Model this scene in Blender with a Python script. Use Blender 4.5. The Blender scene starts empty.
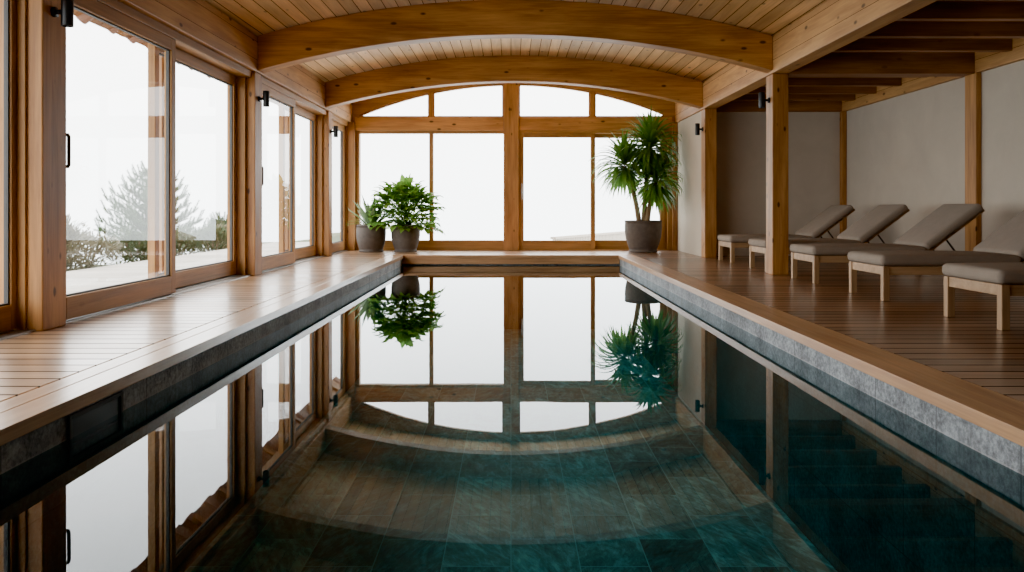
import bpy, bmesh, math, random
from mathutils import Vector, Matrix
random.seed(7)
PI = math.pi
S = bpy.context.scene
COL = S.collection

# ------------------------------------------------------------------ mesh helpers
class MB:
    """collects shapes and links them as ONE mesh object"""
    def __init__(s):
        s.v, s.f, s.m, s.smooth = [], [], [], []
    def add(s, vs, fs, mi=0, smooth=False):
        o = len(s.v)
        s.v += [tuple(p) for p in vs]
        for f in fs:
            s.f.append([i + o for i in f]); s.m.append(mi); s.smooth.append(smooth)
        return s
    def box(s, x0, x1, y0, y1, z0, z1, mi=0):
        x0, x1 = min(x0, x1), max(x0, x1); y0, y1 = min(y0, y1), max(y0, y1); z0, z1 = min(z0, z1), max(z0, z1)
        vs = [(x, y, z) for z in (z0, z1) for y in (y0, y1) for x in (x0, x1)]
        return s.add(vs, [(0,2,3,1),(4,5,7,6),(0,1,5,4),(2,6,7,3),(0,4,6,2),(1,3,7,5)], mi)
    def prism(s, prof, lo, hi, axis='Y', mi=0, smooth=False):
        """closed profile (u,v) extruded; axis Y: (u,v)=(x,z); axis X: (y,z); axis Z: (x,y)"""
        def P(u, v, t):
            return {'Y': (u, t, v), 'X': (t, u, v), 'Z': (u, v, t)}[axis]
        n = len(prof)
        vs = [P(u, v, lo) for u, v in prof] + [P(u, v, hi) for u, v in prof]
        fs = [list(range(n))[::-1], [i + n for i in range(n)]]
        fs += [(i, (i+1) % n, (i+1) % n + n, i + n) for i in range(n)]
        return s.add(vs, fs, mi, smooth)
    def tube(s, pts, r, n=8, mi=0, caps=True):
        pts = [Vector(p) for p in pts]
        rs = r if isinstance(r, (list, tuple)) else [r] * len(pts)
        vs, fs = [], []
        up = None
        for i, p in enumerate(pts):
            d = (pts[min(i+1, len(pts)-1)] - pts[max(i-1, 0)]).normalized()
            if up is None:
                up = Vector((0, 0, 1)) if abs(d.z) < .9 else Vector((1, 0, 0))
            a = d.cross(up).normalized(); b = a.cross(d).normalized(); up = b
            for k in range(n):
                t = 2 * PI * k / n
                vs.append(p + (a * math.cos(t) + b * math.sin(t)) * rs[i])
        for i in range(len(pts) - 1):
            for k in range(n):
                fs.append((i*n + k, i*n + (k+1) % n, (i+1)*n + (k+1) % n, (i+1)*n + k))
        if caps:
            fs.append(list(range(n))[::-1]); fs.append([(len(pts)-1)*n + k for k in range(n)])
        return s.add(vs, fs, mi, True)
    def lathe(s, prof, c=(0, 0, 0), n=40, mi=0):
        vs, fs = [], []
        for r, z in prof:
            for k in range(n):
                t = 2 * PI * k / n
                vs.append((c[0] + r * math.cos(t), c[1] + r * math.sin(t), c[2] + z))
        for i in range(len(prof) - 1):
            for k in range(n):
                fs.append((i*n + k, i*n + (k+1) % n, (i+1)*n + (k+1) % n, (i+1)*n + k))
        if prof[0][0] > 1e-6: fs.append(list(range(n))[::-1])
        if prof[-1][0] > 1e-6: fs.append([(len(prof)-1)*n + k for k in range(n)])
        return s.add(vs, fs, mi, True)
    def build(s, name, mats, parent=None, bevel=0, seg=2, recalc=True):
        me = bpy.data.meshes.new(name)
        me.from_pydata(s.v, [], s.f)
        for m in (mats if isinstance(mats, (list, tuple)) else [mats]):
            me.materials.append(m)
        for p, mi, sm in zip(me.polygons, s.m, s.smooth):
            p.material_index = mi; p.use_smooth = sm
        if recalc:
            bm = bmesh.new(); bm.from_mesh(me)
            bmesh.ops.recalc_face_normals(bm, faces=bm.faces)
            bm.to_mesh(me); bm.free()
        me.update()
        o = bpy.data.objects.new(name, me); COL.objects.link(o)
        if parent is not None: o.parent = parent
        if bevel:
            b = o.modifiers.new('edge', 'BEVEL'); b.width = bevel; b.segments = seg; b.limit_method = 'ANGLE'; b.angle_limit = .7
        return o

def tag(o, label, cat, group=None, kind='thing'):
    o['label'] = label; o['category'] = cat; o['kind'] = kind
    if group: o['group'] = group
    return o
def struct(o, label=None, cat=None):
    o['kind'] = 'structure'
    if label: o['label'] = label
    if cat: o['category'] = cat
    return o
def empty(name, loc=(0, 0, 0), rz=0):
    o = bpy.data.objects.new(name, None); COL.objects.link(o)
    o.location = loc; o.rotation_euler = (0, 0, rz); o.empty_display_size = .1
    return o
def copy_tree(o, parent=None):
    c = o.copy(); COL.objects.link(c)
    if parent is not None: c.parent = parent
    for ch in list(o.children): copy_tree(ch, c)
    return c

def rounded(mb, x0, x1, y0, y1, z0, z1, r, puff=0, nx=16, ny=10, mi=0, M=None):
    """soft rounded box (cushion), puffed in z; M an optional matrix"""
    def grid(n, lo, hi):
        e = [lo, lo + r*.15, lo + r*.4, lo + r*.75, lo + r]
        mid = [lo + r + (hi - lo - 2*r) * i / n for i in range(1, n)]
        return e + mid + [hi - r, hi - r*.75, hi - r*.4, hi - r*.15, hi]
    gx, gy = grid(nx, x0, x1), grid(ny, y0, y1)
    rz = min(r, (z1 - z0) / 2 - 1e-4)
    gz = [z0, z0 + rz*.15, z0 + rz*.4, z0 + rz*.75, z0 + rz, z1 - rz, z1 - rz*.75, z1 - rz*.4, z1 - rz*.15, z1]
    idx = {}; vs = []; fs = []
    cx, cy = (x0+x1)/2, (y0+y1)/2
    def V(i, j, k):
        key = (i, j, k)
        if key in idx: return idx[key]
        p = Vector((gx[i], gy[j], gz[k]))
        q = Vector((min(max(p.x, x0+r), x1-r), min(max(p.y, y0+r), y1-r), min(max(p.z, z0+rz), z1-rz)))
        d = p - q
        if d.length > 1e-9:
            m = max(abs(d.x)/r, abs(d.y)/r, abs(d.z)/rz)
            u = Vector((d.x/r, d.y/r, d.z/rz)); u = u.normalized() * m
            p = q + Vector((u.x*r, u.y*r, u.z*rz))
        if puff and k >= 5:
            u = (p.x-cx)/((x1-x0)/2); v = (p.y-cy)/((y1-y0)/2)
            p.z += puff * max(0, 1-abs(u)**4) * max(0, 1-abs(v)**3) * (k-4)/5
        if M is not None: p = M @ p
        idx[key] = len(vs); vs.append(p)
        return idx[key]
    NX, NY, NZ = len(gx)-1, len(gy)-1, len(gz)-1
    for i in range(NX):
        for j in range(NY):
            fs.append((V(i,j,NZ), V(i+1,j,NZ), V(i+1,j+1,NZ), V(i,j+1,NZ)))
            fs.append((V(i,j,0), V(i,j+1,0), V(i+1,j+1,0), V(i+1,j,0)))
    for k in range(NZ):
        for i in range(NX):
            fs.append((V(i,0,k), V(i+1,0,k), V(i+1,0,k+1), V(i,0,k+1)))
            fs.append((V(i,NY,k), V(i,NY,k+1), V(i+1,NY,k+1), V(i+1,NY,k)))
        for j in range(NY):
            fs.append((V(0,j,k), V(0,j,k+1), V(0,j+1,k+1), V(0,j+1,k)))
            fs.append((V(NX,j,k), V(NX,j+1,k), V(NX,j+1,k+1), V(NX,j,k+1)))
    mb.add(vs, fs, mi, True)
    return mb

# ------------------------------------------------------------------ materials
class G:
    def __init__(s, name):
        s.mat = bpy.data.materials.new(name); s.mat.use_nodes = True
        s.t = s.mat.node_tree; s.t.nodes.clear()
    def n(s, typ, _in=None, **kw):
        nd = s.t.nodes.new(typ)
        for k, v in kw.items(): setattr(nd, k, v)
        for k, v in (_in or {}).items(): s.set(nd, k, v)
        return nd
    def set(s, nd, k, v):
        sock = nd.inputs[k]
        if isinstance(v, bpy.types.NodeSocket): s.t.links.new(v, sock)
        elif isinstance(v, bpy.types.Node): s.t.links.new(v.outputs[0], sock)
        else:
            if isinstance(v, (tuple, list)) and len(v) == 3 and sock.type == 'RGBA': v = (*v, 1)
            sock.default_value = v
    def math(s, op, a, b=0, c=0):
        nd = s.n('ShaderNodeMath', operation=op); s.set(nd, 0, a); s.set(nd, 1, b)
        if op in ('MULTIPLY_ADD', 'SMOOTH_MIN', 'COMPARE'): s.set(nd, 2, c)
        return nd.outputs[0]
    def mix(s, fac, a, b, blend='MIX'):
        nd = s.n('ShaderNodeMix', data_type='RGBA', blend_type=blend)
        s.set(nd, 0, fac); s.set(nd, 6, a); s.set(nd, 7, b)
        return nd.outputs[2]
    def ramp(s, fac, stops, interp='LINEAR'):
        nd = s.n('ShaderNodeValToRGB'); nd.color_ramp.interpolation = interp
        e = nd.color_ramp.elements
        while len(e) < len(stops): e.new(.5)
        for el, (p, c) in zip(e, stops):
            el.position = p; el.color = (*c, 1) if isinstance(c, (tuple, list)) else (c, c, c, 1)
        s.set(nd, 0, fac)
        return nd.outputs[0]
    def coords(s):
        tc = s.n('ShaderNodeTexCoord')
        sp = s.n('ShaderNodeSeparateXYZ', {0: tc.outputs['Object']})
        return tc.outputs['Object'], sp.outputs
    def comb(s, x, y, z):
        return s.n('ShaderNodeCombineXYZ', {0: x, 1: y, 2: z}).outputs[0]
    def noise(s, vec, scale=1, detail=4, rough=.55, dist=0):
        return s.n('ShaderNodeTexNoise', {'Vector': vec, 'Scale': scale, 'Detail': detail, 'Roughness': rough, 'Distortion': dist}).outputs[0]
    def bump(s, h, strength=.2, dist=.01, normal=None):
        b = s.n('ShaderNodeBump', {'Height': h, 'Strength': strength, 'Distance': dist})
        if normal is not None: s.set(b, 'Normal', normal)
        return b.outputs[0]
    def out(s, sh):
        o = s.n('ShaderNodeOutputMaterial'); s.t.links.new(sh.outputs[0] if isinstance(sh, bpy.types.Node) else sh, o.inputs[0])
        return s.mat
    def principled(s, col, rough=.5, normal=None, **kw):
        p = s.n('ShaderNodeBsdfPrincipled'); s.set(p, 'Base Color', col); s.set(p, 'Roughness', rough)
        if normal is not None: s.set(p, 'Normal', normal)
        for k, v in kw.items(): s.set(p, k.replace('_', ' '), v)
        return s.out(p)

def wood(name, grain='Y', dark=(.30,.14,.05), light=(.55,.31,.13), plank=None, rough=.5, knots=.6, groove=.004, spec=.4, k=11, var=.3, gdark=.25, kscale=1.0, coat=0):
    g = G(name); co, xyz = g.coords()
    ax = 'XYZ'.index(grain); oth = [i for i in range(3) if i != ax]
    oi = g.n('ShaderNodeObjectInfo'); rnd = g.math('MULTIPLY', oi.outputs['Random'], 31)
    along, a, b = xyz[ax], xyz[oth[0]], xyz[oth[1]]
    tone = g.math('MULTIPLY', oi.outputs['Random'], .18); groove_m = None; shift = rnd
    if plank:
        P = xyz['XYZ'.index(plank[0])]
        q = g.math('DIVIDE', P, plank[1])
        idx = g.math('FLOOR', q); fr = g.math('FRACT', q)
        wn = g.n('ShaderNodeTexWhiteNoise', noise_dimensions='1D'); g.set(wn, 'W', idx)
        shift = g.math('ADD', rnd, g.math('MULTIPLY', wn.outputs[0], 50))
        tone = g.math('MULTIPLY', wn.outputs[0], var)
        d = g.math('MULTIPLY', g.math('MINIMUM', fr, g.math('SUBTRACT', 1, fr)), plank[1])
        groove_m = g.math('LESS_THAN', d, groove)
    vec = g.comb(g.math('ADD', g.math('MULTIPLY', along, .9), shift), g.math('MULTIPLY_ADD', a, k, shift), g.math('MULTIPLY', b, k))
    n1 = g.noise(vec, 1.0, 5, .6, .5)
    vec2 = g.comb(g.math('ADD', g.math('MULTIPLY', along, 2.5), shift), g.math('MULTIPLY', a, k*7), g.math('MULTIPLY', b, k*7))
    n2 = g.noise(vec2, 1.0, 3, .6)
    n3 = g.noise(co, .8, 2)
    f = g.math('ADD', g.math('MULTIPLY', n1, .7), g.math('MULTIPLY', n2, .3))
    col = g.ramp(f, [(.34, dark), (.62, light)])
    col = g.mix(1, col, g.math('MULTIPLY_ADD', n3, .7, .65), 'MULTIPLY')
    # brightness per board / per object
    t3 = g.math('ADD', g.math('SUBTRACT', 1, tone), .08)
    col = g.mix(1, col, t3, 'MULTIPLY')
    if knots:
        kv = g.comb(g.math('ADD', g.math('MULTIPLY', along, 3.6*kscale), shift), g.math('MULTIPLY_ADD', a, 7.5*kscale, shift), g.math('MULTIPLY', b, 7.5*kscale))
        vo = g.n('ShaderNodeTexVoronoi', {'Vector': kv, 'Scale': 1.0, 'Randomness': 1.0})
        km = g.ramp(vo.outputs['Distance'], [(.10, 1), (.18, 0)])
        sel = g.math('GREATER_THAN', g.n('ShaderNodeSeparateColor', {0: vo.outputs['Color']}).outputs[0], .45)
        col = g.mix(g.math('MULTIPLY', g.math('MULTIPLY', km, sel), knots), col, tuple(c*.25 for c in dark))
    h = f; cw = coat; sl = spec
    if groove_m is not None:
        col = g.mix(groove_m, col, tuple(c*gdark for c in dark))
        h = g.math('SUBTRACT', g.math('MULTIPLY', f, .25), groove_m)
        inv = g.math('SUBTRACT', 1, groove_m); sl = g.math('MULTIPLY', inv, spec)
        if coat: cw = g.math('MULTIPLY', inv, g.math('MULTIPLY_ADD', wn.outputs[0], coat*.4, coat*.7))
    nb = g.bump(h, .25 if groove_m is None else .5, .004)
    r = g.math('MULTIPLY_ADD', n2, .2, rough - .1)
    return g.principled(col, r, nb, Specular_IOR_Level=sl, Coat_Weight=cw, Coat_Roughness=.22, Coat_IOR=1.6)

def plain(name, col, rough=.5, metal=0, bumpk=0, scale=60, var=.15, spec=.5):
    g = G(name); co, xyz = g.coords()
    n = g.noise(co, scale, 3)
    c = g.mix(n, tuple(x*(1-var) for x in col), tuple(min(1, x*(1+var)) for x in col))
    nb = g.bump(n, bumpk, .003) if bumpk else None
    return g.principled(c, rough, nb, Metallic=metal, Specular_IOR_Level=spec)

def plaster(name, col):
    g = G(name); co, xyz = g.coords()
    n = g.noise(co, 1.6, 6, .65, .4); n2 = g.noise(co, 14, 4)
    c = g.mix(n, tuple(x*.82 for x in col), tuple(x*1.12 for x in col))
    nb = g.bump(g.math('ADD', n, g.math('MULTIPLY', n2, .35)), .3, .012)
    return g.principled(c, .9, nb, Specular_IOR_Level=.15)

def fabric(name, col):
    g = G(name); co, xyz = g.coords()
    n = g.noise(co, 9, 3)
    w1 = g.n('ShaderNodeTexWave', {'Vector': co, 'Scale': 120, 'Distortion': 1.0}, bands_direction='X').outputs[1]
    w2 = g.n('ShaderNodeTexWave', {'Vector': co, 'Scale': 120, 'Distortion': 1.0}, bands_direction='Y').outputs[1]
    w = g.math('MULTIPLY', w1, w2)
    f = g.math('ADD', g.math('MULTIPLY', n, .6), g.math('MULTIPLY', w, .4))
    c = g.mix(f, tuple(x*.78 for x in col), tuple(x*1.18 for x in col))
    return g.principled(c, .95, g.bump(w, .15, .002), Specular_IOR_Level=.1)

def stone(name, col, bw, bh, uaxis, vaxis, mortar=.004, marble=False, off=.5, wet=None):
    g = G(name); co, xyz = g.coords()
    u, v = xyz['XYZ'.index(uaxis)], xyz['XYZ'.index(vaxis)]
    br = g.n('ShaderNodeTexBrick', {'Vector': g.comb(u, v, 0), 'Scale': 1.0, 'Mortar Size': mortar, 'Mortar Smooth': .2, 'Bias': 0, 'Brick Width': bw, 'Row Height': bh,
             'Color1': (.0,.0,.0), 'Color2': (1,1,1), 'Mortar': (.5,.5,.5)}, offset=off, offset_frequency=2)
    tone = g.n('ShaderNodeSeparateColor', {0: br.outputs[0]}).outputs[0]
    sh = g.math('MULTIPLY', tone, 30)
    if marble:
        rx = g.math('ADD', xyz[0], g.math('MULTIPLY', g.math('SUBTRACT', tone, .5), xyz[1])); vec = g.comb(g.math('ADD', g.math('MULTIPLY', rx, 2.6), sh), g.math('ADD', g.math('MULTIPLY', xyz[1], 1.0), sh), g.math('MULTIPLY', xyz[2], 2))
        n = g.noise(vec, 2.2, 9, .72, 1.3)
        n2 = g.noise(vec, 11, 6, .75, .6)
        f = g.math('ADD', g.math('MULTIPLY', n, .6), g.math('MULTIPLY', n2, .4))
        c = g.ramp(f, [(.35, tuple(x*.22 for x in col)), (.5, tuple(x*.8 for x in col)), (.64, tuple(min(.9, x*2.0) for x in col))])
    else:
        n = g.noise(co, 45, 6, .75); n2 = g.noise(co, 5, 4)
        f = g.math('ADD', g.math('MULTIPLY', n, .65), g.math('MULTIPLY', n2, .35))
        c = g.ramp(f, [(.38, tuple(x*.35 for x in col)), (.5, tuple(x*.85 for x in col)), (.62, tuple(x*1.6 for x in col))])
    c = g.mix(1, c, g.math('MULTIPLY_ADD', tone, .7 if marble else .35, .62 if marble else .82), 'MULTIPLY')
    c = g.mix(br.outputs[1], c, tuple(min(.8, x*(1.7 if marble else .35)) for x in col))
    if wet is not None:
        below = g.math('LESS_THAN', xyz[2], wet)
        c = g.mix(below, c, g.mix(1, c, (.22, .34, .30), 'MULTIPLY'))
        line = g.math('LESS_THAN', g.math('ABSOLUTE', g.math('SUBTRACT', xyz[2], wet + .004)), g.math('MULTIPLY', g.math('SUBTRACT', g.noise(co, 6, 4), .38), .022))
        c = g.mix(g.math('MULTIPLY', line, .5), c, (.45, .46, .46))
    nb = g.bump(g.math('SUBTRACT', g.math('MULTIPLY', f, .5), br.outputs[1]), .4, .006)
    return g.principled(c, .6, nb, Specular_IOR_Level=.3)

def schlick(g, f0, normal=None):
    lw = g.n('ShaderNodeLayerWeight', {'Blend': .5})
    if normal is not None: g.set(lw, 'Normal', normal)
    p = g.math('POWER', lw.outputs['Facing'], 5)
    return g.math('MULTIPLY_ADD', p, 1 - f0, f0)

def glass(name):
    g = G(name)
    fr = schlick(g, .045)
    tr = g.n('ShaderNodeBsdfTransparent', {'Color': (.97, .985, .98)})
    gl = g.n('ShaderNodeBsdfGlossy', {'Color': (1, 1, 1), 'Roughness': .0})
    return g.out(g.n('ShaderNodeMixShader', {0: fr, 1: tr, 2: gl}))

def water(name):
    g = G(name); co, xyz = g.coords()
    n = g.noise(g.comb(xyz[0], xyz[1], 0), 1.6, 2, .5, .3)
    n2 = g.noise(g.comb(xyz[0], xyz[1], 0), 7, 2, .5)
    nb = g.bump(g.math('ADD', n, g.math('MULTIPLY', n2, .05)), .035, .007)
    fr = schlick(g, .022, nb)
    tr = g.n('ShaderNodeBsdfTransparent', {'Color': WATER_TINT})
    gl = g.n('ShaderNodeBsdfGlossy', {'Color': (.93, .97, 1), 'Roughness': .0, 'Normal': nb})
    return g.out(g.n('ShaderNodeMixShader', {0: fr, 1: tr, 2: gl}))

def leaf(name, base, tip, trans=.25, rough=.4):
    g = G(name); co, xyz = g.coords()
    geo = g.n('ShaderNodeNewGeometry')
    r = geo.outputs['Random Per Island']
    n = g.noise(co, 9, 2)
    c = g.mix(g.math('MULTIPLY_ADD', n, .5, g.math('MULTIPLY', r, .5)), base, tip)
    p = g.n('ShaderNodeBsdfPrincipled', {'Base Color': c, 'Roughness': rough, 'Specular IOR Level': .4})
    t = g.n('ShaderNodeBsdfTranslucent', {'Color': c})
    return g.out(g.n('ShaderNodeMixShader', {0: trans, 1: p, 2: t}))

WATER_TINT = (.22, .52, .56)
GL = dict(dark=(.26, .105, .031), light=(.53, .265, .088))
M = {}
M['beam_x'] = wood('glulam_timber_across', 'X', **GL, k=9, knots=.9)
M['beam_y'] = wood('spruce_timber_lengthwise', 'Y', dark=(.36,.17,.06), light=(.60,.34,.135), k=8, knots=.9, plank=('Z', .215), groove=.0025, var=.2)
M['post'] = wood('spruce_post_timber', 'Z', **GL, k=9, knots=.9, kscale=1.2)
M['frame'] = wood('larch_joinery', 'Z', dark=(.255,.118,.032), light=(.46,.235,.075), k=14, knots=.2)
M['frame_y'] = wood('larch_joinery_rails', 'Y', dark=(.255,.118,.032), light=(.46,.235,.075), k=14, knots=.2)
M['frame_x'] = wood('larch_joinery_sills', 'X', dark=(.255,.118,.032), light=(.46,.235,.075), k=14, knots=.2)
M['ceiling'] = wood('spruce_ceiling_boards', 'Y', dark=(.50,.26,.09), light=(.76,.46,.19), plank=('X', .15), k=9, knots=.7, groove=.0045, gdark=.2, var=.35, kscale=.9)
M['dark_boards'] = wood('dark_brown_boards', 'X', dark=(.20,.09,.035), light=(.34,.17,.07), plank=('Y', .2), k=9, knots=.3)  # darker brown boards for lounge ceiling, rear wall and eave
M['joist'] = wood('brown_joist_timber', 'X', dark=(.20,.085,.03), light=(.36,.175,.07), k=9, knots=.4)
M['deck_daylit'] = wood('daylit_deck_boards', 'X', dark=(.33,.175,.08), light=(.60,.37,.20), plank=('Y', .157), rough=.38, k=12, knots=0, groove=.008, gdark=.08, spec=.6, var=.35, coat=1.0)  # same boards as the other deck, window glare put into the lighter colour
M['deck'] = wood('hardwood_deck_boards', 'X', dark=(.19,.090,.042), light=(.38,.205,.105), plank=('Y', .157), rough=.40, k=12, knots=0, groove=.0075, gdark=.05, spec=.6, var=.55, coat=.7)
M['coping_daylit'] = wood('daylit_coping_boards', 'Y', dark=(.38,.20,.095), light=(.62,.38,.20), rough=.36, k=14, knots=0, spec=.5, coat=.8)  # lit copy of the coping wood, daylight from the doors painted in
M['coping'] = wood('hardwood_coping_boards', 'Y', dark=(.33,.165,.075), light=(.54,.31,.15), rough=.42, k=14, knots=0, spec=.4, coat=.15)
M['coping_x'] = wood('hardwood_coping_fascia', 'X', dark=(.33,.165,.075), light=(.54,.31,.15), rough=.42, k=14, knots=0, spec=.4, coat=.15)
M['terrace'] = wood('weathered_terrace_boards', 'X', dark=(.42,.38,.33), light=(.6,.56,.5), plank=('Y', .14), rough=.7, knots=0)
M['lounger'] = wood('oiled_ash_frame', 'X', dark=(.34,.20,.10), light=(.52,.34,.19), rough=.5, k=16, knots=0)
M['lounger_z'] = wood('oiled_ash_legs', 'Z', dark=(.34,.20,.10), light=(.52,.34,.19), rough=.5, k=16, knots=0)
M['ext_post'] = wood('outdoor_timber', 'Z', dark=(.34,.16,.07), light=(.5,.27,.13), k=10, knots=.4)
M['plaster'] = plaster('lime_plaster', (.57, .50, .41))
M['fabric'] = fabric('taupe_linen', (.32, .265, .215))
M['black'] = plain('black_powder_coat', (.012, .013, .015), .45)
M['bronze'] = plain('dark_bronze', (.10, .08, .07), .4, .5)
M['alu'] = plain('brushed_track', (.30, .28, .26), .4, .7)
M['gasket'] = plain('grey_gasket', (.07, .07, .07), .7)
M['pot'] = plain('charcoal_stoneware', (.105, .09, .08), .75, 0, .35, 14, .35, .3)
M['soil'] = plain('potting_soil', (.03, .02, .014), .95, 0, .8, 40, .4)
M['bark'] = plain('pale_cane_bark', (.26, .17, .09), .85, 0, .6, 30, .35)
M['trunk'] = plain('grey_pine_bark', (.14, .10, .07), .9, 0, .6, 20, .4)
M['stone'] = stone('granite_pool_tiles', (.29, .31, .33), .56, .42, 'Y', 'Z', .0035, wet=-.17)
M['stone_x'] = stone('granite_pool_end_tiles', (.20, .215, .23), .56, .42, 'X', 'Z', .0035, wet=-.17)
M['slate'] = stone('slate_pool_floor', (.20, .39, .38), .74, .40, 'Y', 'X', .0035, True)
M['glass'] = glass('clear_glazing')
M['water'] = water('still_pool_water')
M['yucca'] = leaf('yucca_blades', (.04, .15, .025), (.24, .41, .09), .38)
M['schef'] = leaf('umbrella_plant_leaves', (.055, .21, .03), (.33, .54, .11), .42)
M['agave'] = leaf('agave_blades', (.10, .19, .09), (.22, .32, .15), .15)
M['yellowleaf'] = leaf('yellow_green_fronds', (.20, .25, .05), (.38, .36, .10), .3)
M['pine'] = leaf('pine_needles', (.04, .075, .04), (.12, .17, .085), .2, .8)
M['hedge'] = leaf('hedge_leaves', (.04, .065, .03), (.10, .13, .06), .15, .8)
M['pale_bush'] = leaf('pale_flowering_leaves', (.08, .09, .05), (.28, .24, .17), .2, .8)
M['ground'] = plain('meadow_soil', (.12, .14, .08), .95, 0, .4, 6, .3)
M['tile'] = plain('clay_roof_tile', (.30, .16, .11), .8, 0, .3, 12, .3)
M['metal_white'] = plain('pale_fence_paint', (.36, .30, .24), .7)

# ------------------------------------------------------------------ key dimensions (metres; deck surface z = 0)
XL, XR = -3.05, 3.15             # inner faces of the two post rows
PX = 1.835                       # pool edge
PY0, PY1 = -1.2, 13.1            # pool ends
WZ = -.17                        # water level
YF = 14.75                       # end wall plane
YB = -2.6                        # wall behind the camera
XW, YRB = 5.64, 13.0             # lounge wall and lounge end wall
CX = .05
LP = [(-2.55, -2.3), (1.0, 1.27), (5.0, 5.27), (9.15, 9.42), (12.86, 13.1)]   # post y ranges on window side

# ------------------------------------------------------------------ floor, coping, pool
m = MB()
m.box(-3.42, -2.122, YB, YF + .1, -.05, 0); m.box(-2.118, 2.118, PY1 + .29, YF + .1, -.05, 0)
struct(m.build('floor_window_side', M['deck_daylit']))
m = MB()
m.box(2.118, XW, YB, YRB, -.05, 0); m.box(2.118, XR + .02, YRB, YF + .1, -.05, 0)
m.box(-2.118, 2.118, YB, PY0 - .02, -.05, 0)
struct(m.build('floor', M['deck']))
m = MB()
m.box(-PX - .15, -PX, YB, PY1 + .28, -.055, .004); m.box(-2.108, -PX - .163, YB, PY1 + .28, -.05, .001)
struct(m.build('trim_1', M['coping_daylit'], bevel=.0025), 'daylit wooden coping boards edging the pool beside the glass doors', 'pool edge')
m = MB()
m.box(PX, PX + .15, YB, PY1 + .28, -.055, .004); m.box(PX + .155, 2.112, YB, PY1 + .28, -.05, .001)
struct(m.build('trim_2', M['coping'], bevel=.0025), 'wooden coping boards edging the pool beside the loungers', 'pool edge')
m = MB()
m.box(-PX, PX, PY1, PY1 + .14, -.045, .004); m.box(-PX, PX, PY1 + .146, PY1 + .28, -.045, .004)
m.box(-PX - .02, PX + .02, PY1 + .012, PY1 + .05, -.15, -.045)
struct(m.build('trim_3', M['coping_x'], bevel=.004), 'wooden coping and fascia at the window end of the pool', 'pool edge')
FZ = -1.27
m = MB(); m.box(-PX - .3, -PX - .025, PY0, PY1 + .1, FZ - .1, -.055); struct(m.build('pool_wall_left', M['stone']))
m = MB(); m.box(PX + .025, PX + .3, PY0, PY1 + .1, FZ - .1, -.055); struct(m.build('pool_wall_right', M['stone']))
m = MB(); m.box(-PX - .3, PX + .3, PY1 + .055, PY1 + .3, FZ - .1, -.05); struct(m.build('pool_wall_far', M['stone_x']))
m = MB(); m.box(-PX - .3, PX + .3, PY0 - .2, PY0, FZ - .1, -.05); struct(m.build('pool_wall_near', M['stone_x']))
m = MB(); m.box(-PX - .3, PX + .3, PY0 - .2, PY1 + .3, FZ - .15, FZ); struct(m.build('pool_floor', M['slate']))
m = MB(); m.add([(-PX-.026, PY0, WZ), (PX+.026, PY0, WZ), (PX+.026, PY1+.056, WZ), (-PX-.026, PY1+.056, WZ)], [(0,1,2,3)])
struct(m.build('pool_water', M['water'], recalc=False), 'still dark teal water filling the long pool', 'water')
# skimmer
sk = empty('pool_skimmer', (-PX - .025, 3.44, -.18)); tag(sk, 'dark rectangular skimmer opening set in the stone pool wall below the glass doors', 'pool skimmer')
m = MB(); m.box(0, .012, -.225, -.2, -.03, .11); m.box(0, .012, .2, .225, -.03, .11); m.box(0, .012, -.2, .2, .09, .11); m.box(0, .012, -.2, .2, -.03, -.015)
m.build('frame', M['gasket'], sk, .003)
m = MB(); m.box(.001, .005, -.2, .2, -.015, .09); m.build('flap', M['black'], sk)

# ------------------------------------------------------------------ ceiling and shell
def arc(c, half, z_end, rise, n=40):
    R = (half*half + rise*rise) / (2*rise); zc = z_end + rise - R
    return [(c - half + 2*half*i/n, zc + math.sqrt(R*R - (-half + 2*half*i/n)**2)) for i in range(n+1)]
HALF = (XR - XL) / 2 + .06
cz = arc(CX, HALF, 2.875, .43)
cz = [(cz[0][0] - .30, 2.87)] + cz + [(cz[-1][0] + .14, 2.87)]
m = MB(); m.prism(cz + [(x, z + .08) for x, z in cz[::-1]], YB, YF + .15, 'Y')
for i in range(len(m.smooth)): m.smooth[i] = True
o = m.build('ceiling', M['ceiling']); struct(o)
for p in o.data.polygons:
    if abs(p.normal.y) > .9: p.use_smooth = False
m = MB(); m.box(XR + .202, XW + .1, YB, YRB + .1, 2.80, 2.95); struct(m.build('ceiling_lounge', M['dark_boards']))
m = MB(); m.box(XW, XW + .15, YB, YRB + .15, -.05, 2.9); struct(m.build('wall_right', M['plaster']))
m = MB(); m.box(XR + .10, XW + .15, YRB, YRB + .15, -.05, 2.9); struct(m.build('wall_lounge_end', M['plaster']))
m = MB(); m.box(XR + .02, XR + .2, 12.74, YF + .1, -.05, 2.429); struct(m.build('wall_nook', M['plaster']))
m = MB(); m.box(-3.5, XW + .15, YB - .15, YB, -.05, 3.4); struct(m.build('wall_back', M['dark_boards']))  # out-of-view rear wall, boarded dark to cut bounce light on front faces

# long header beams
m = MB(); m.box(XL + .01, XL - .33, YB, YF + .1, 2.44, 2.868)
tag(m.build('header_beam', M['beam_y'], bevel=.008), 'long knotty timber header beam running above the glass sliding doors', 'beam')
m = MB(); m.box(XR - .01, XR + .2, YB, YF + .1, 2.43, 2.868)
tag(m.build('header_beam', M['beam_y'], bevel=.008), 'long timber header beam between vaulted ceiling and lounger bay', 'beam')
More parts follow.
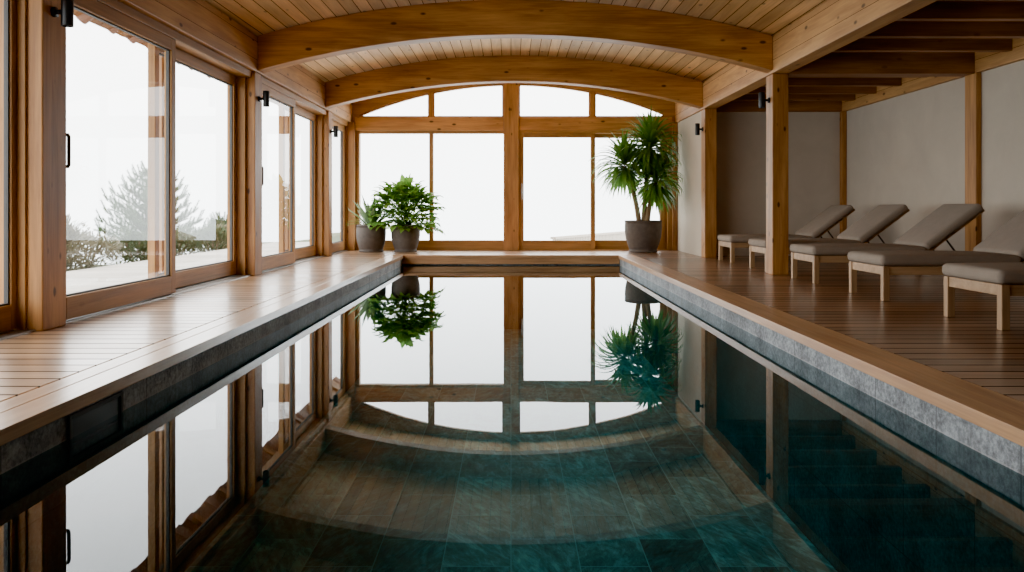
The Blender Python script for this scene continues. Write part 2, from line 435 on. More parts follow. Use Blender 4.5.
# arched beams
def arched(y0, y1, label):
    lo = arc(CX, (XR - XL)/2 - .012, 2.455, .43)
    hi = arc(CX, (XR - XL)/2 - .012, 2.87, .435)
    m = MB(); m.prism(lo + hi[::-1], y0, y1, 'Y')
    return tag(m.build('arched_beam', M['beam_x'], bevel=.008), label, 'beam', 'arched roof beams')
arched(9.2, 9.42, 'arched glulam roof beam nearer the pool foreground, spanning over the freestanding post')
arched(12.56, 12.78, 'arched glulam roof beam closest to the arched end window')
arched(5.5, 5.72, 'arched glulam roof beam hidden above the top of the view')
arched(1.2, 1.42, 'arched glulam roof beam above the near end of the pool, out of the view')

# posts on window side
labs = ['timber post in the rear corner by the glass doors', 'square timber post out of view beside the first glass doors',
        'wide knotty timber post between glass doors, its wall light cut by the picture edge',
        'timber post with black wall light under the larger arched beam, window side',
        'timber post with black wall light by the potted plants, window side']
for (y0, y1), lb in zip(LP, labs):
    m = MB(); m.box(XL, XL - .33, y0, y1, 0, 2.435)
    tag(m.build('timber_post', M['post'], bevel=.008), lb, 'post', 'square timber posts')
for y0, y1, lb in ((9.25, 9.49, 'freestanding square timber post in front of the row of loungers'), (12.48, 12.72, 'square timber post at the corner of the plaster nook'),
                   (1.2, 1.44, 'square timber post out of view beside the near end of the pool')):
    m = MB(); m.box(XR, XR + .195, y0, y1, 0, 2.425)
    tag(m.build('timber_post', M['post'], bevel=.008), lb, 'post', 'square timber posts')
for x0, x1, lb in ((XL - .06, XL + .075, 'narrow corner post of the end window by the potted agave'), (XR - .075, XR + .02, 'narrow corner post of the end window beside the yucca')):
    m = MB(); m.box(x0, x1, YF - .15, YF - .01, 0, 2.435)
    tag(m.build('corner_post', M['post'], bevel=.006), lb, 'post')
# lounge wall posts and beams
m = MB(); m.box(XW - .07, XW - .002, 9.2, 9.43, 0, 2.43); tag(m.build('wall_post', M['post'], bevel=.006), 'slim timber wall post on plaster behind the third lounger', 'post')
m = MB(); m.box(XW - .07, XW - .002, 5.5, 5.72, 0, 2.43); tag(m.build('wall_post', M['post'], bevel=.006), 'slim timber wall post on plaster outside the picture edge', 'post')
m = MB(); m.box(XW - .08, XW - .002, YRB - .11, YRB - .002, 0, 2.43); tag(m.build('wall_post', M['post'], bevel=.006), 'slim timber post in the corner of the plaster lounger bay', 'post')
m = MB(); m.box(XW - .07, XW - .002, YB + .01, YRB - .002, 2.432, 2.795); tag(m.build('wall_beam', M['beam_y'], bevel=.006), 'timber wall beam along the top of the plaster lounge wall', 'beam')
m = MB(); m.box(XR + .2, XW - .072, YRB - .08, YRB - .002, 2.432, 2.795); tag(m.build('wall_beam', M['joist'], bevel=.006), 'dark timber beam across the end plaster wall of the lounger bay', 'beam')
jl = ['first', 'second', 'third', 'fourth', 'fifth', 'sixth', 'seventh']
m = MB(); m.box(XR + .199, XW - .069, 9.22, 9.44, 2.42, 2.796); tag(m.build('cross_beam', M['joist'], bevel=.006), 'deep dark cross beam from freestanding post to slim wall post', 'beam')
m = MB(); m.box(XR + .199, XW - .069, 5.5, 5.72, 2.42, 2.796); tag(m.build('cross_beam', M['joist'], bevel=.006), 'deep dark cross beam above the nearest lounger, at the picture edge', 'beam')
jtxt = {7.1: 'third dark ceiling joist before the deep cross beam, cut by the picture corner', 7.83: 'second dark ceiling joist before the deep cross beam', 8.53: 'dark ceiling joist just before the deep cross beam',
        10.2: 'dark ceiling joist hidden just behind the deep cross beam', 10.95: 'first dark ceiling joist seen beyond the deep cross beam', 11.7: 'second dark ceiling joist seen beyond the deep cross beam',
        12.42: 'last dark ceiling joist before the end plaster wall', 6.4: 'dark ceiling joist above the picture edge over the first loungers'}
for y, lb in jtxt.items():
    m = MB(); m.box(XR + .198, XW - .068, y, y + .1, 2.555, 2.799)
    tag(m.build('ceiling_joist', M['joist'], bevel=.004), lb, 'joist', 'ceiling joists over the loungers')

# ------------------------------------------------------------------ glazing
def pane(name, parent, quad):
    m = MB(); m.add(quad, [list(range(len(quad)))])
    return m.build(name, M['glass'], parent, recalc=False)
def sash_x(parent, x0, x1, ya, yb, za, zb, st=.085, top=.11, bot=.16, handle=None):
    """sliding sash in a plane of constant x"""
    m = MB()
    m.box(x0, x1, ya, ya + st, za, zb); m.box(x0, x1, yb - st, yb, za, zb)
    m.box(x0, x1, ya + st, yb - st, za, za + bot, 1); m.box(x0, x1, ya + st, yb - st, zb - top, zb, 1)
    s = m.build('sash', [M['frame'], M['frame_y']], parent, .005)
    xm = (x0 + x1) / 2
    g = MB(); e = .012
    for (a, b, c, d) in ((ya+st, ya+st+e, za+bot, zb-top), (yb-st-e, yb-st, za+bot, zb-top), (ya+st+e, yb-st-e, za+bot, za+bot+e), (ya+st+e, yb-st-e, zb-top-e, zb-top)):
        g.box(xm - .014, xm + .014, a, b, c, d)
    g.build('glazing_seal', M['gasket'], s)
    pane('pane', s, [(xm, ya+st+.003, za+bot+.003), (xm, yb-st-.003, za+bot+.003), (xm, yb-st-.003, zb-top-.003), (xm, ya+st+.003, zb-top-.003)])
    if handle:
        hm = MB(); xi = max(x0, x1)
        hm.tube([(xi, handle, 1.09), (xi + .036, handle, 1.09), (xi + .04, handle, 1.10), (xi + .04, handle, 1.30), (xi + .036, handle, 1.31), (xi, handle, 1.31)], .0125, 8)
        hm.build('handle', M['bronze'], s)
    return s
m = MB(); m.box(XL - .10, XL - .30, -2.3, 1.0, 0, 2.438); struct(m.build('wall_left_daylight_block', M['plaster']))  # unseen solid bay, added to keep daylight off camera-facing timber
bays = [(1.27, 5.0), (5.27, 9.15), (9.42, 12.86), (13.1, YF - .15)]
btxt = ['sliding glass door cut by the picture edge before the first timber post', 'largest sliding glass door, with a pine tree visible through it',
        'sliding glass door between the two posts with black wall lights', 'narrow glass door panel by the potted agave']
for i, (a, b) in enumerate(bays):
    m = MB()
    m.box(XL - .04, XL - .315, a + .001, b - .001, 2.36, 2.438, 1)
    xo = XL - (.17 if i == 3 else .315)
    m.box(XL - .10, XL - .315, a + .001, a + .05, .0, 2.36); m.box(XL - .10, xo, b - (.02 if i == 0 else .05), b - .001, 0, 2.36)
    d = m.build('door_%d' % (i + 1), [M['frame'], M['frame_y']], None, .005)
    struct(d, btxt[i], 'glass door')
    t = MB(); t.box(XL - .04, XL - .32, a + .001, b - .001, .001, .012); t.box(XL - .155, XL - .165, a + .05, b - .05, .012, .022); t.box(XL - .245, XL - .255, a + .05, b - .05, .012, .022)
    t.build('track', M['alu'], d)
    if i < 3:
        mid = a + (b - a) * .46
        sash_x(d, XL - .05, XL - .12, a + .003, mid + .05, .022, 2.36, handle=a + .045)
        if i == 0: sash_x(d, XL - .155, XL - .215, mid - .04, b - .02, .022, 2.36, st=.05)
        else: sash_x(d, XL - .20, XL - .27, mid - .04, b - .05, .022, 2.36)
    else:
        sash_x(d, XL - .10, XL - .17, a + .05, b - .05, .022, 2.36)

# end wall
m = MB(); m.box(-.142, .148, YF - .14, YF + .1, 0, 3.2); tag(m.build('mullion_post', M['post'], bevel=.006), 'central timber post of the end window, rising to the arch', 'post')
m = MB(); m.box(XL + .076, -.143, YF - .1, YF + .1, 2.285, 2.545); tag(m.build('lintel_beam', M['beam_x'], bevel=.006), 'timber lintel of the end window above the two smaller potted plants', 'beam')
m = MB(); m.box(.149, XR - .076, YF - .1, YF + .1, 2.285, 2.545); tag(m.build('lintel_beam', M['beam_x'], bevel=.006), 'timber lintel of the end window above the yucca', 'beam')
# arch trim: outer edge under the ceiling, inner edge the glazing curve
def zin(x, off=0):
    R = 7.6 - off; return 3.19 - off - R + math.sqrt(R*R - (x - CX)**2)
XI0, XI1 = -2.90, 2.93
n = 40
inner = [(XI0 + (XI1 - XI0)*i/n, zin(XI0 + (XI1 - XI0)*i/n)) for i in range(n+1)]
czz = arc(CX, HALF - .02, 2.885, .43)
prof = [(czz[0][0], 2.545)] + czz + [(czz[-1][0], 2.545), (XI1, 2.545)] + inner[::-1] + [(XI0, 2.545)]
m = MB(); m.prism(prof, YF - .06, YF + .1, 'Y')
m.box(XL + .012, XL + .0755, YF - .06, YF + .1, 2.436, 2.545); m.box(XR - .0755, XR - .012, YF - .06, YF + .1, 2.436, 2.545)
struct(m.build('trim_4', M['frame_x']), 'arched timber trim framing the top of the end window', 'window trim')

m = MB(); m.box(XL - .17, XL - .061, YF - .149, YF + .1, 0, 2.438); struct(m.build('trim_5', M['post']))
def bead(mb, pts, w, y0, y1, mi=0):
    """frame strip of width w following the inside of a closed polygon"""
    n = len(pts); c = Vector((sum(p[0] for p in pts)/n, sum(p[1] for p in pts)/n))
    inn = []
    for i in range(n):
        p0, p1, p2 = Vector(pts[i-1]), Vector(pts[i]), Vector(pts[(i+1) % n])
        e1, e2 = (p1 - p0).normalized(), (p2 - p1).normalized()
        n1, n2 = Vector((-e1.y, e1.x)), Vector((-e2.y, e2.x))
        b = n1 + n2; b /= max(.35, 1 + n1.dot(n2))
        inn.append(p1 + b * w)
    for i in range(n):
        j = (i + 1) % n
        q = [pts[i], pts[j], tuple(inn[j]), tuple(inn[i])]
        mb.prism(q, y0, y1, 'Y', mi)
    return inn
def arch_light(k, xa, xm0, xm1, xb, label):
    """two arched transom lights with a mullion between"""
    m = MB(); w = .028
    polys = []
    for a, b in ((xa, xm0), (xm1, xb)):
        top = [(a + (b - a)*i/14, zin(a + (b - a)*i/14) - .001) for i in range(15)]
        poly = [(a, 2.547), (b, 2.547)] + top[::-1]
        polys.append(bead(m, poly, w, YF - .03, YF + .05))
    r = m.build('window_%d' % k, M['frame_x']); struct(r, label, 'window')
    mm = MB(); mm.prism([(xm0, 2.547), (xm1, 2.547), (xm1, zin(xm1)), (xm0, zin(xm0))], YF - .05, YF + .08, 'Y'); mm.build('mullion', M['frame'], r)
    for p in polys:
        pane('pane', r, [(q[0], YF + .01, q[1]) for q in p])
arch_light(2, XI0, -1.565, -1.495, -.143, 'arched transom window above the two smaller potted plants')
arch_light(3, .149, 1.52, 1.60, XI1, 'arched transom window above the yucca')
# fixed glazing, plant side
m = MB()
m.box(XL + .075, -2.90, YF - .06, YF + .08, 0, 2.284); m.box(-2.90, -.143, YF - .06, YF + .08, 0, .19, 1); m.box(-2.90, -.143, YF - .06, YF + .08, 2.235, 2.284, 1)
r = m.build('window_1', [M['frame'], M['frame_x']], None, .004); struct(r, 'fixed glass end window behind the two smaller potted plants', 'window')
m = MB(); m.box(-1.568, -1.49, YF - .05, YF + .07, .19, 2.235); m.build('mullion', M['frame'], r, .004)
for a, b in ((-2.90, -1.568), (-1.49, -.143)):
    pane('pane', r, [(a, YF, .19), (b, YF, .19), (b, YF, 2.235), (a, YF, 2.235)])
# sliding door, yucca side
m = MB()
m.box(.149, .17, YF - .09, YF + .08, 0, 2.284); m.box(2.99, XR - .075, YF - .09, YF + .08, 0, 2.284); m.box(.17, 2.99, YF - .09, YF + .08, 2.235, 2.284, 1); m.box(.17, 2.99, YF - .09, YF + .08, .001, .02, 1)
r = m.build('door_5', [M['frame'], M['frame_x']], None, .004); struct(r, 'sliding glass end door behind the yucca', 'glass door')
def sash_y(parent, xa, xb, y0, y1, st0, st1, handle=None):
    m = MB(); za, zb = .02, 2.235
    m.box(xa, xa + st0, y0, y1, za, zb); m.box(xb - st1, xb, y0, y1, za, zb)
    m.box(xa + st0, xb - st1, y0, y1, za, .19, 1); m.box(xa + st0, xb - st1, y0, y1, 2.155, zb, 1)
    s = m.build('sash', [M['frame'], M['frame_x']], parent, .004); ym = (y0 + y1)/2
    pane('pane', s, [(xa+st0, ym, .19), (xb-st1, ym, .19), (xb-st1, ym, 2.155), (xa+st0, ym, 2.155)])
    if handle:
        h = MB(); h.tube([(handle, y0, .98), (handle, y0 - .045, .98), (handle, y0 - .045, 1.27), (handle, y0, 1.27)], .012, 8); h.build('handle', M['alu'], s)
sash_y(r, .17, 1.61, YF - .085, YF - .025, .075, .085, .205)
sash_y(r, 1.53, 2.99, YF - .005, YF + .055, .08, .13)

# ------------------------------------------------------------------ wall lights
def sconce():
    r = empty('wall_lamp')
    m = MB()
    def cylx(x0, x1, rad, n=20):
        m.tube([(x0, 0, 0), (x1, 0, 0)], rad, n)
    cylx(0, .018, .034); cylx(.018, .055, .016)
    m.build('bracket', M['black'], r)
    m = MB(); R = .038
    m.lathe([(R-.006, -.07), (R-.006, -.095), (R, -.095), (R, .095), (R-.006, .095), (R-.006, .07)], (.092, 0, 0), 28)
    m.build('lamp_shade', M['black'], r, .0015)
    return r
first = sconce(); lights = [((XL, 5.12, 2.11), 0, 'black cylinder wall light cut by the top picture edge on the widest post'), ((XL, 9.28, 2.125), 0, 'black cylinder wall light on the post under the larger arched beam, window side'),
    ((XL, 12.97, 2.10), 0, 'black cylinder wall light on the post near the potted agave'), ((XR, 12.6, 2.10), PI, 'black cylinder wall light on the post beside the plaster nook'), ((XR, 9.36, 2.12), PI, 'black cylinder wall light on the freestanding post by the loungers')]
for i, (loc, rz, lb) in enumerate(lights):
    o = first if i == 0 else copy_tree(first)
    o.location = loc; o.rotation_euler = (0, 0, rz); tag(o, lb, 'wall light', 'black cylinder wall lights')

# ------------------------------------------------------------------ loungers
def lounger():
    L, W = 1.96, .68
    r = empty('sun_lounger')
    m = MB(); t = .045
    m.box(.056, L - .056, 0.008, t, .225, .298); m.box(.056, L - .056, W - t, W - .008, .225, .298)
    m.box(.008, t, .056, W - .056, .225, .298, 1); m.box(L - t, L - .008, .056, W - .056, .225, .298, 1)
    m.box(1.2, 1.24, t, W - t, .235, .29, 1)
    for k in range(15):
        x = .09 + k*.073; m.box(x, x + .05, t, W - t, .275, .297, 1)
    m.build('frame', [M['lounger'], M['lounger']], r, .004)
    for x in (0, L - .055):
        for y in (0, W - .055):
            m = MB(); m.box(x, x + .055, y, y + .055, 0, .299); m.build('leg', M['lounger_z'], r, .004)
    m = MB(); rounded(m, -.02, 1.2, -.012, W + .012, .30, .395, .04, .016); c = m.build('seat_cushion', M['fabric'], r)
    A = math.radians(37)
    T = Matrix.Translation((1.215, 0, .30)) @ Matrix.Rotation(-A, 4, 'Y')
    m = MB(); rounded(m, 0.02, .775, -.008, W + .008, .032, .125, .04, .014, M=T); m.build('back_cushion', M['fabric'], r)
    m = MB()
    def tb(x0, x1, y0, y1, z0, z1):
        vs = [T @ Vector((x, y, z)) for z in (z0, z1) for y in (y0, y1) for x in (x0, x1)]
        m.add(vs, [(0,2,3,1),(4,5,7,6),(0,1,5,4),(2,6,7,3),(0,4,6,2),(1,3,7,5)])
    tb(0, .785, .05, .095, 0, .03); tb(0, .785, W - .095, W - .05, 0, .03)
    for k in range(10): tb(.02 + k*.08, .07 + k*.08, .05, W - .05, .012, .03)
    m.build('backrest_frame', M['lounger'], r, .003)
    for y in (.12, W - .12):
        p = T @ Vector((.30, y, 0))
        m = MB(); m.tube([p, (1.60, y, .285)], .011, 8); m.build('support_strut', M['bronze'], r)
    m = MB(); m.box(1.575, 1.625, t, W - t, .245, .28); m.build('strut_rail', M['lounger'], r, .003)
    return r
base = lounger()
ltxt = ['taupe cushioned wooden lounger showing only its foot end at the picture edge', 'taupe lounger second in the row, its backrest cut by the picture edge',
        'taupe lounger third in the row, its raised backrest in front of the slim wall post', 'taupe lounger fourth in the row, its foot partly behind the freestanding post', 'taupe lounger last in the row, next to the end plaster wall']
for i, y in enumerate((5.03, 6.63, 8.14, 9.68, 11.22)):
    o = base if i == 0 else copy_tree(base)
    o.location = (3.215, y, 0); tag(o, ltxt[i], 'sun lounger', 'sun loungers')

# ------------------------------------------------------------------ potted plants
def pot(root, R, H, rb):
    prof = [(rb - .03, .0), (rb + .012, 0), (rb + .016, .012), (rb + .016, .028), (rb, .036)]
    for i in range(1, 15):
        t = i / 14
        prof.append((rb + (R - rb) * (1 - (1 - t)**2.1) * 1.0 + .012*math.sin(t*PI), .036 + (H - .036 - .03)*t))
    prof += [(R + .004, H - .03), (R + .005, H - .004), (R - .004, H), (R - .026, H - .003), (R - .032, H - .06), (R - .05, H - .1), (.001, H - .1)]
    MB().lathe(prof, n=56).build('pot', M['pot'], root)
    m = MB(); n = 36
    m.lathe([(R - .036, H - .07), (R*.6, H - .05), (.001, H - .042)], n=n); m.build('soil', M['soil'], root)

CLAMP = [9, 9, 9, 9]          # local limits -x, +x, -y, +y that leaves bend along (walls and panes)
def blade(mb, p, d, L, w, droop, fold=.3, seg=7, wave=0, mi=0, wmax=.35, roll=0):
    """strap leaf: starts at p along d, bends down"""
    d = Vector(d).normalized(); p = Vector(p); vs, fs = [], []
    step = L / seg
    for i in range(seg + 1):
        t = i / seg
        side = d.cross(Vector((0, 0, 1)))
        side = side.normalized() if side.length > 1e-3 else Vector((1, 0, 0))
        up = side.cross(d).normalized()
        if roll: side = side*math.cos(roll) + up*math.sin(roll); up = side.cross(d).normalized()
        ww = w * (min(1, .35 + t/wmax*.65) if t < wmax else max(.02, 1 - ((t - wmax)/(1 - wmax))**1.6))
        vs += [p - side*ww + up*ww*fold, p, p + side*ww + up*ww*fold]
        p = p + d*step
        p.x = max(-CLAMP[0] + .02*p.z, min(CLAMP[1] - .02*p.z, p.x)); p.y = max(-CLAMP[2], min(CLAMP[3] - .02*p.z, p.y))
        d = (d + Vector((0, 0, -droop*step*(.4 + 1.6*t)))).normalized()
    for i in range(seg):
        a = i*3
        fs += [(a, a+1, a+4, a+3), (a+1, a+2, a+5, a+4)]
    mb.add(vs, fs, mi, True)

def sph(th, ph):
    return Vector((math.cos(th)*math.sin(ph), math.sin(th)*math.sin(ph), math.cos(ph)))

# yucca
CLAMP[:] = [9, .64, 9, .38]
rng = random.Random(3)
yu = empty('potted_yucca', (2.44, 14.18, 0)); tag(yu, 'tall spiky yucca with three leafy heads in a charcoal pot by the end window', 'potted plant')
pot(yu, .335, .58, .245)
heads = [((-.36, -.05, 1.60), .74, 150, (-.12, 0)), ((.12, -.02, 1.93), .80, 190, (.02, 0)), ((.20, -.16, 1.30), .70, 150, (.10, -.05))]
for (hx, hy, hz), L, nb, (bx, by) in heads:
    s = Vector((bx*.6, by, .52)); e = Vector((hx, hy, hz - .02))
    pts = []
    for i in range(9):
        t = i/8
        q = s.lerp(e, t); q.x += -(hx - bx)*.18*math.sin(t*PI)
        pts.append(q)
    MB().tube(pts, [.050 - .016*i/8 for i in range(9)], 10).build('trunk', M['bark'], yu)
    m = MB()
    for k in range(nb):
        t = k / nb
        ph = .08 + 2.3 * t**.7 + rng.uniform(-.1, .1)
        th = k * 2.39996 + rng.uniform(-.2, .2)
        d = sph(th, ph)
        z = hz + .10 - .26*t
        blade(m, (hx + d.x*.02, hy + d.y*.02, z), d, L*rng.uniform(.82, 1.06)*(.80 + .2*math.sin(min(1, t*1.4)*PI)), rng.uniform(.034, .046), rng.uniform(1.3, 2.6), .35, 8)
    m.build('leaf_head', M['yucca'], yu, recalc=False)

# schefflera
CLAMP[:] = [.62, 9, 9, .42]
rng = random.Random(11)
sc = empty('potted_umbrella_plant', (-1.95, 14.22, 0)); tag(sc, 'bushy green umbrella plant spilling over a charcoal pot, between the agave and window mullion', 'potted plant')
pot(sc, .262, .50, .195)
m = MB(); st = MB()
def leaflet(mb, p, d, L, w, droop):
    blade(mb, p, d, L, w, droop, .25, 5, wmax=.45)
for k in range(150):
    th = k*2.39996; t = (k + .5)/150
    ph = math.acos(1 - 1.42*t) + rng.uniform(-.12, .12)
    d = sph(th, ph)
    rad = rng.uniform(.62, 1.0)
    tip = Vector((d.x*.66*rad - .01, d.y*.42*rad - .06, .74 + d.z*.53*rad - max(0, ph - 1.3)*.15))
    if tip.y > .30: tip.y = .30
    b0 = Vector((rng.uniform(-.06, .06), rng.uniform(-.06, .06), .47 + rng.uniform(0, .3)*(d.z > .2)))
    midp = b0.lerp(tip, .55) + Vector((0, 0, .09))
    st.tube([b0, midp, tip], [.006, .005, .003], 5, caps=False)
    out = (tip - b0).normalized()
    nl = rng.choice((5, 6, 7))
    e1 = out.cross(Vector((0, 0, 1))); e1 = e1.normalized() if e1.length > .05 else Vector((1, 0, 0))
    e2 = (out*.8 + Vector((0, 0, -.3))).normalized()
    for q in range(nl):
        a = -2.3 + 4.6*q/(nl - 1) + rng.uniform(-.15, .15)
        dd = (e2*math.cos(a) + e1*math.sin(a) + Vector((0, 0, .12))).normalized()
        leaflet(m, tip, dd, rng.uniform(.15, .25)*(1 - .12*abs(a)), rng.uniform(.05, .075), rng.uniform(3, 8))
st.build('stalks', M['schef'], sc, recalc=False)
m.build('foliage', M['schef'], sc, recalc=False)

CLAMP[:] = [.42, .5, 9, .42]
# agave with pale fronds
rng = random.Random(5)
ag = empty('potted_agave', (-2.585, 14.2, 0)); tag(ag, 'small agave with yellowish fronds in a charcoal pot in the window corner', 'potted plant')
pot(ag, .268, .50, .21)
m = MB()
for k in range(20):
    th = k*2.39996 + .4; t = k/20
    ph = .22 + .78*t + rng.uniform(-.08, .08)
    d = sph(th, ph)
    blade(m, (d.x*.05, d.y*.05, .45), d, rng.uniform(.50, .68)*(1 - .15*t), rng.uniform(.055, .07), rng.uniform(-.4, .5), .5, 6, wmax=.4)
m.build('rosette', M['agave'], ag, recalc=False)
m = MB()
for k in range(9):
    th = PI + rng.uniform(-.75, .55); d = sph(th, rng.uniform(.75, 1.15))
    L = rng.uniform(.34, .52); p = Vector((d.x*.08, d.y*.08, .46)); dd = d.copy(); pts = [p.copy()]
    for i in range(8):
        p = p + dd*L/8; dd = (dd + Vector((0, 0, -.11))).normalized(); pts.append(p.copy())
        sd = dd.cross(Vector((0, 0, 1))).normalized()
        if i > 1:
            for s_ in (-1, 1):
                blade(m, p, dd*.5 + sd*s_ + Vector((0, 0, .1)), .075*(1 - i/11), .011, 3, .2, 3)
    m.tube(pts, .004, 5, caps=False)
m.build('fronds', M['yellowleaf'], ag, recalc=False)

CLAMP[:] = [9, 9, 9, 9]
# ------------------------------------------------------------------ outside
m = MB(); m.box(-3.44, -5.85, YB - 1, 19, -.08, -.03); struct(m.build('terrace', M['terrace']), 'pale boarded terrace outside the glass doors', 'terrace')
m = MB(); N = 24
vs, fs = [], []
xs = [-5.86, -7, -9, -12, -18, -30]; zs = [-.10, -.25, -.9, -2.4, -6, -14]
for j in range(N + 1):
    y = -6 + 50*j/N
    for x, z in zip(xs, zs): vs.append((x, y, z + .12*math.sin(y*.7 + x) * (x < -6)))
for j in range(N):
    for i in range(len(xs) - 1):
        a = j*len(xs) + i; fs.append((a, a+1, a+1+len(xs), a+len(xs)))
m.add(vs, fs, 0, True); struct(m.build('ground', M['ground']))
# eave
m = MB(); m.prism([(-3.38, 2.70), (-3.76, 2.465), (-3.76, 2.52), (-3.38, 2.78)], YB - 1, 16.5, 'Y')
ev = m.build('roof_eave', M['dark_boards']); struct(ev, 'overhanging eave outside the glass doors', 'eave')
for k in range(22):
    y = -2 + k*.84
    m = MB(); m.prism([(-3.40, 2.62), (-3.70, 2.435), (-3.70, 2.51), (-3.40, 2.70)], y, y + .09, 'Y'); m.build('rafter', M['frame_x'], ev)
m = MB(); rng = random.Random(9); y = YB - .9
while y < 16.4:
    m.tube([(-3.79, y, 2.50 + rng.uniform(-.02, .012)), (-3.50, y, 2.69)], .08, 12); y += rng.uniform(.34, .7)
m.build('roof_tiles', M['tile'], ev)
for (x, y, lb) in ((-3.62, 7.86, 'outdoor timber post on the terrace in front of the pine tree'), (-3.62, 12.3, 'outdoor timber post on the terrace seen through the middle glass door'), (-3.62, 3.9, 'outdoor timber post on the terrace, out of view')):
    m = MB(); m.box(x - .05, x + .05, y, y + .1, -.03, 2.50); tag(m.build('terrace_post', M['ext_post'], bevel=.006), lb, 'post')
# railing beyond the end window
rl = empty('terrace_railing', (1.0, 18.3, -.9)); tag(rl, 'pale low slatted railing outside the end window behind the yucca', 'railing')
A = Vector((0, 0, 0)); B = Vector((3.6, 7.0, 0)); u = (B - A).normalized(); nrm = Vector((-u.y, u.x, 0))
def obox(mb, s0, s1, w, z0, z1):
    vs = [tuple(u*s + nrm*q + Vector((0, 0, z))) for z in (z0, z1) for q in (-w, w) for s in (s0, s1)]
    mb.add(vs, [(0,2,3,1),(4,5,7,6),(0,1,5,4),(2,6,7,3),(0,4,6,2),(1,3,7,5)])
Lr = (B - A).length
m = MB(); obox(m, 0, Lr, .07, .97, 1.02); m.build('handrail', M['metal_white'], rl, .004)
m = MB(); s = 0
while s < Lr: obox(m, s, s + .09, .015, 0, .97); s += .115
m.build('slats', M['metal_white'], rl)

# pine tree
def pine(loc, H, R, seed, label):
    rng = random.Random(seed); r = empty('pine_tree', loc); tag(r, label, 'tree', 'trees beyond the terrace')
    tr = MB(); tr.tube([(0, 0, 0), (.03, 0, H*.5), (0, 0, H*.97)], [.07, .045, .01], 8)
    fo = MB()
    def shoot(p, d, L):
        d = d.normalized()
        e1 = d.cross(Vector((.3, .7, .2))).normalized(); e2 = d.cross(e1)
        n = int(40*L/.2)
        for i in range(n):
            t = i/n; a = i*2.4
            q = p + d*L*t
            o = (e1*math.cos(a) + e2*math.sin(a))*.8 + d*.75
            o = o.normalized()*rng.uniform(.055, .085)
            w = d.cross(o).normalized()*.007
            fo.add([q - w, q + w, q + o], [(0, 1, 2)])
    levels = 10
    for i in range(levels):
        t = i/(levels - 1); z = H*(.10 + .82*t)
        nb = 9 if t < .7 else 6
        for k in range(nb):
            th = 2*PI*k/nb + i*.7 + rng.uniform(-.25, .25)
            L = R*(1 - t)**.8*rng.uniform(.75, 1.1) + .12
            d = Vector((math.cos(th), math.sin(th), .25 + .5*t))
            p0 = Vector((0, 0, z)); p1 = p0 + d*L
            p1.z += .12*L
            tr.tube([p0, p0.lerp(p1, .5) - Vector((0, 0, .04)), p1], [.014, .009, .004], 5, caps=False)
            ns = max(2, int(L/.10))
            for q in range(ns):
                s = (q + 1)/ns
                pp = p0.lerp(p1, s)
                for side in (-1, 1):
                    dd = Vector((math.cos(th + side*.8), math.sin(th + side*.8), rng.uniform(.3, 1.4)))
                    shoot(pp, dd, rng.uniform(.15, .28)*(1.15 - .3*s))
            shoot(p1, Vector((d.x*.6, d.y*.6, 1.3)), .34)
    shoot(Vector((0, 0, H*.93)), Vector((0, 0, 1)), .3)
    tr.build('trunk', M['trunk'], r); fo.build('foliage', M['pine'], r, recalc=False)
pine((-8.6, 18.4, -.72), 2.42, 1.25, 1, 'bushy pine tree beyond the terrace, seen through the largest glass door')
pine((-7.65, 20.4, -.4), 0.75, .3, 4, 'small dark conifer beyond the terrace near the pane edge')

def shrub(loc, rx, ry, rz, n, mat, label, seed, ls=.05):
    rng = random.Random(seed); r = empty('shrub', loc); tag(r, label, 'shrub', 'shrubs beyond the terrace')
    m = MB()
    for k in range(n):
        d = Vector((rng.gauss(0, 1), rng.gauss(0, 1), rng.gauss(0, 1))).normalized()*rng.uniform(.55, 1)
        lump = 1 + .22*math.sin(d.x*5 + seed) * math.cos(d.y*4)
        p = Vector((d.x*rx*lump, d.y*ry*lump, rz + d.z*rz*lump))
        if p.z < .02: continue
        o = Vector((d.x, d.y, d.z*.6 + rng.uniform(0, .8))) + Vector((rng.uniform(-.5, .5), rng.uniform(-.5, .5), 0))
        blade(m, p, o, ls*rng.uniform(1.2, 2.4), ls*rng.uniform(.28, .45), 1, .2, 2, wmax=.5)
    m.build('foliage', mat, r, recalc=False)
    s = MB()
    for k in range(7):
        a = k*.9; s.tube([(0, 0, -.05), (math.cos(a)*rx*.3, math.sin(a)*ry*.3, rz), (math.cos(a)*rx*.7, math.sin(a)*ry*.7, rz*1.8)], [.015, .01, .004], 5, caps=False)
    s.build('stems', M['trunk'], r, recalc=False)
shrub((-6.35, 10.75, -.22), .42, .46, .45, 2000, M['pale_bush'], 'pale flowering shrub by the terrace edge at the near side of the pine', 21, .045)
shrub((-6.6, 11.9, -.2), .5, .6, .30, 1700, M['pale_bush'], 'low pale flowering shrub between taller flowering shrub and hedge', 22, .045)
shrub((-6.5, 13.3, -.22), .5, .50, .30, 1800, M['hedge'], 'low green hedge shrub in front of the pine tree', 23)
shrub((-6.4, 14.75, -.22), .5, .52, .30, 1800, M['hedge'], 'low green hedge shrub behind the outdoor terrace post', 24)
shrub((-6.3, 16.15, -.22), .5, .50, .30, 1800, M['hedge'], 'low green hedge shrub at the far end beyond the pine', 25)
shrub((-6.6, 17.45, -.2), .4, .40, .30, 1200, M['pale_bush'], 'pale yellowish shrub beyond the hedge next to the small conifer', 26)

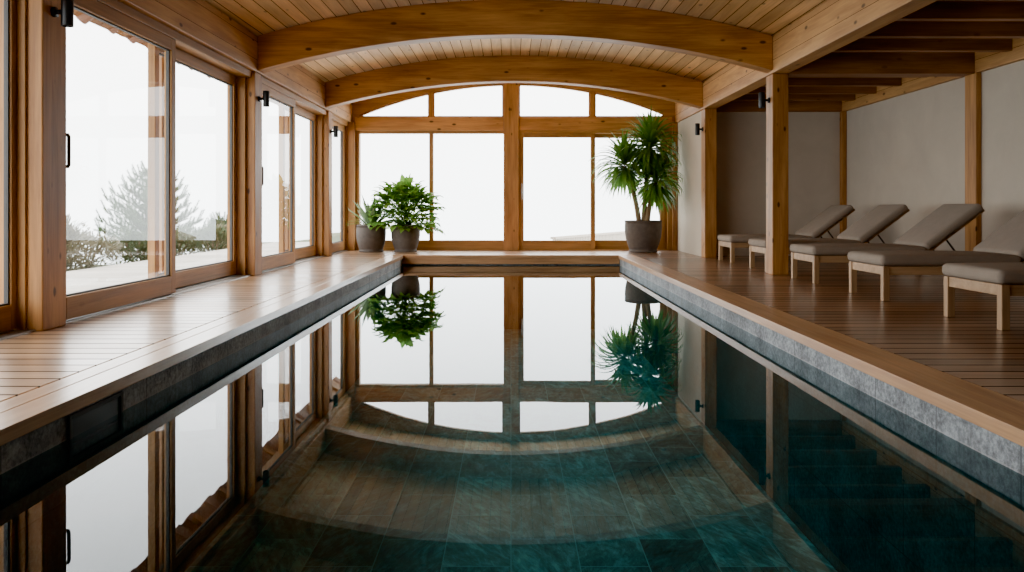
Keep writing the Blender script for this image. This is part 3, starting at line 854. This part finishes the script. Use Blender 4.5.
# ------------------------------------------------------------------ light: bright mist
W = bpy.data.worlds.new('mist'); S.world = W; W.use_nodes = True
t = W.node_tree; t.nodes.clear()
tc = t.nodes.new('ShaderNodeTexCoord'); sp = t.nodes.new('ShaderNodeSeparateXYZ'); t.links.new(tc.outputs['Generated'], sp.inputs[0])
rm = t.nodes.new('ShaderNodeValToRGB'); mp = t.nodes.new('ShaderNodeMapRange')
mp.inputs[1].default_value = -.3; mp.inputs[2].default_value = .7
t.links.new(sp.outputs[2], mp.inputs[0]); t.links.new(mp.outputs[0], rm.inputs[0])
e = rm.color_ramp.elements; e[0].position = .15; e[0].color = (.80, .86, .88, 1); e[1].position = .5; e[1].color = (1, .995, .985, 1)
ns = t.nodes.new('ShaderNodeTexNoise'); ns.inputs['Scale'].default_value = 2.5; ns.inputs['Detail'].default_value = 4
t.links.new(tc.outputs['Generated'], ns.inputs['Vector'])
mx = t.nodes.new('ShaderNodeMix'); mx.data_type = 'RGBA'; mx.blend_type = 'MULTIPLY'; mx.inputs[0].default_value = .25
t.links.new(rm.outputs[0], mx.inputs[6]); t.links.new(ns.outputs[0], mx.inputs[7])
bg = t.nodes.new('ShaderNodeBackground'); bg.inputs[1].default_value = 7.0; t.links.new(mx.outputs[2], bg.inputs[0])
wo = t.nodes.new('ShaderNodeOutputWorld'); t.links.new(bg.outputs[0], wo.inputs[0])

def portal(name, loc, rot, sx, sy):
    l = bpy.data.lights.new(name, 'AREA'); l.shape = 'RECTANGLE'; l.size = sx; l.size_y = sy; l.cycles.is_portal = True
    o = bpy.data.objects.new(name, l); COL.objects.link(o); o.location = loc; o.rotation_euler = rot
portal('window_daylight', (-3.45, 6.2, 1.2), (0, -PI/2, 0), 2.4, 17.2)
portal('window_daylight', (0.05, YF + .2, 1.6), (-PI/2, 0, 0), 6.2, 3.2)

# ------------------------------------------------------------------ camera
cam = bpy.data.cameras.new('camera'); co = bpy.data.objects.new('camera', cam); COL.objects.link(co)
cam.sensor_fit = 'HORIZONTAL'; cam.sensor_width = 36; cam.lens = 27
co.location = (0, 0, .8); co.rotation_euler = (PI/2, 0, 0)
cam.shift_x = 1/1024; cam.shift_y = -77.5/1024; cam.clip_start = .05; cam.clip_end = 300
S.camera = co
S.view_settings.view_transform = 'AgX'; S.view_settings.look = 'AgX - Punchy'; S.view_settings.exposure = 1.15
c = S.cycles; c.max_bounces = 12; c.diffuse_bounces = 6; c.glossy_bounces = 6; c.transparent_max_bounces = 16; c.sample_clamp_indirect = 8; c.use_denoising = True
c.caustics_reflective = False
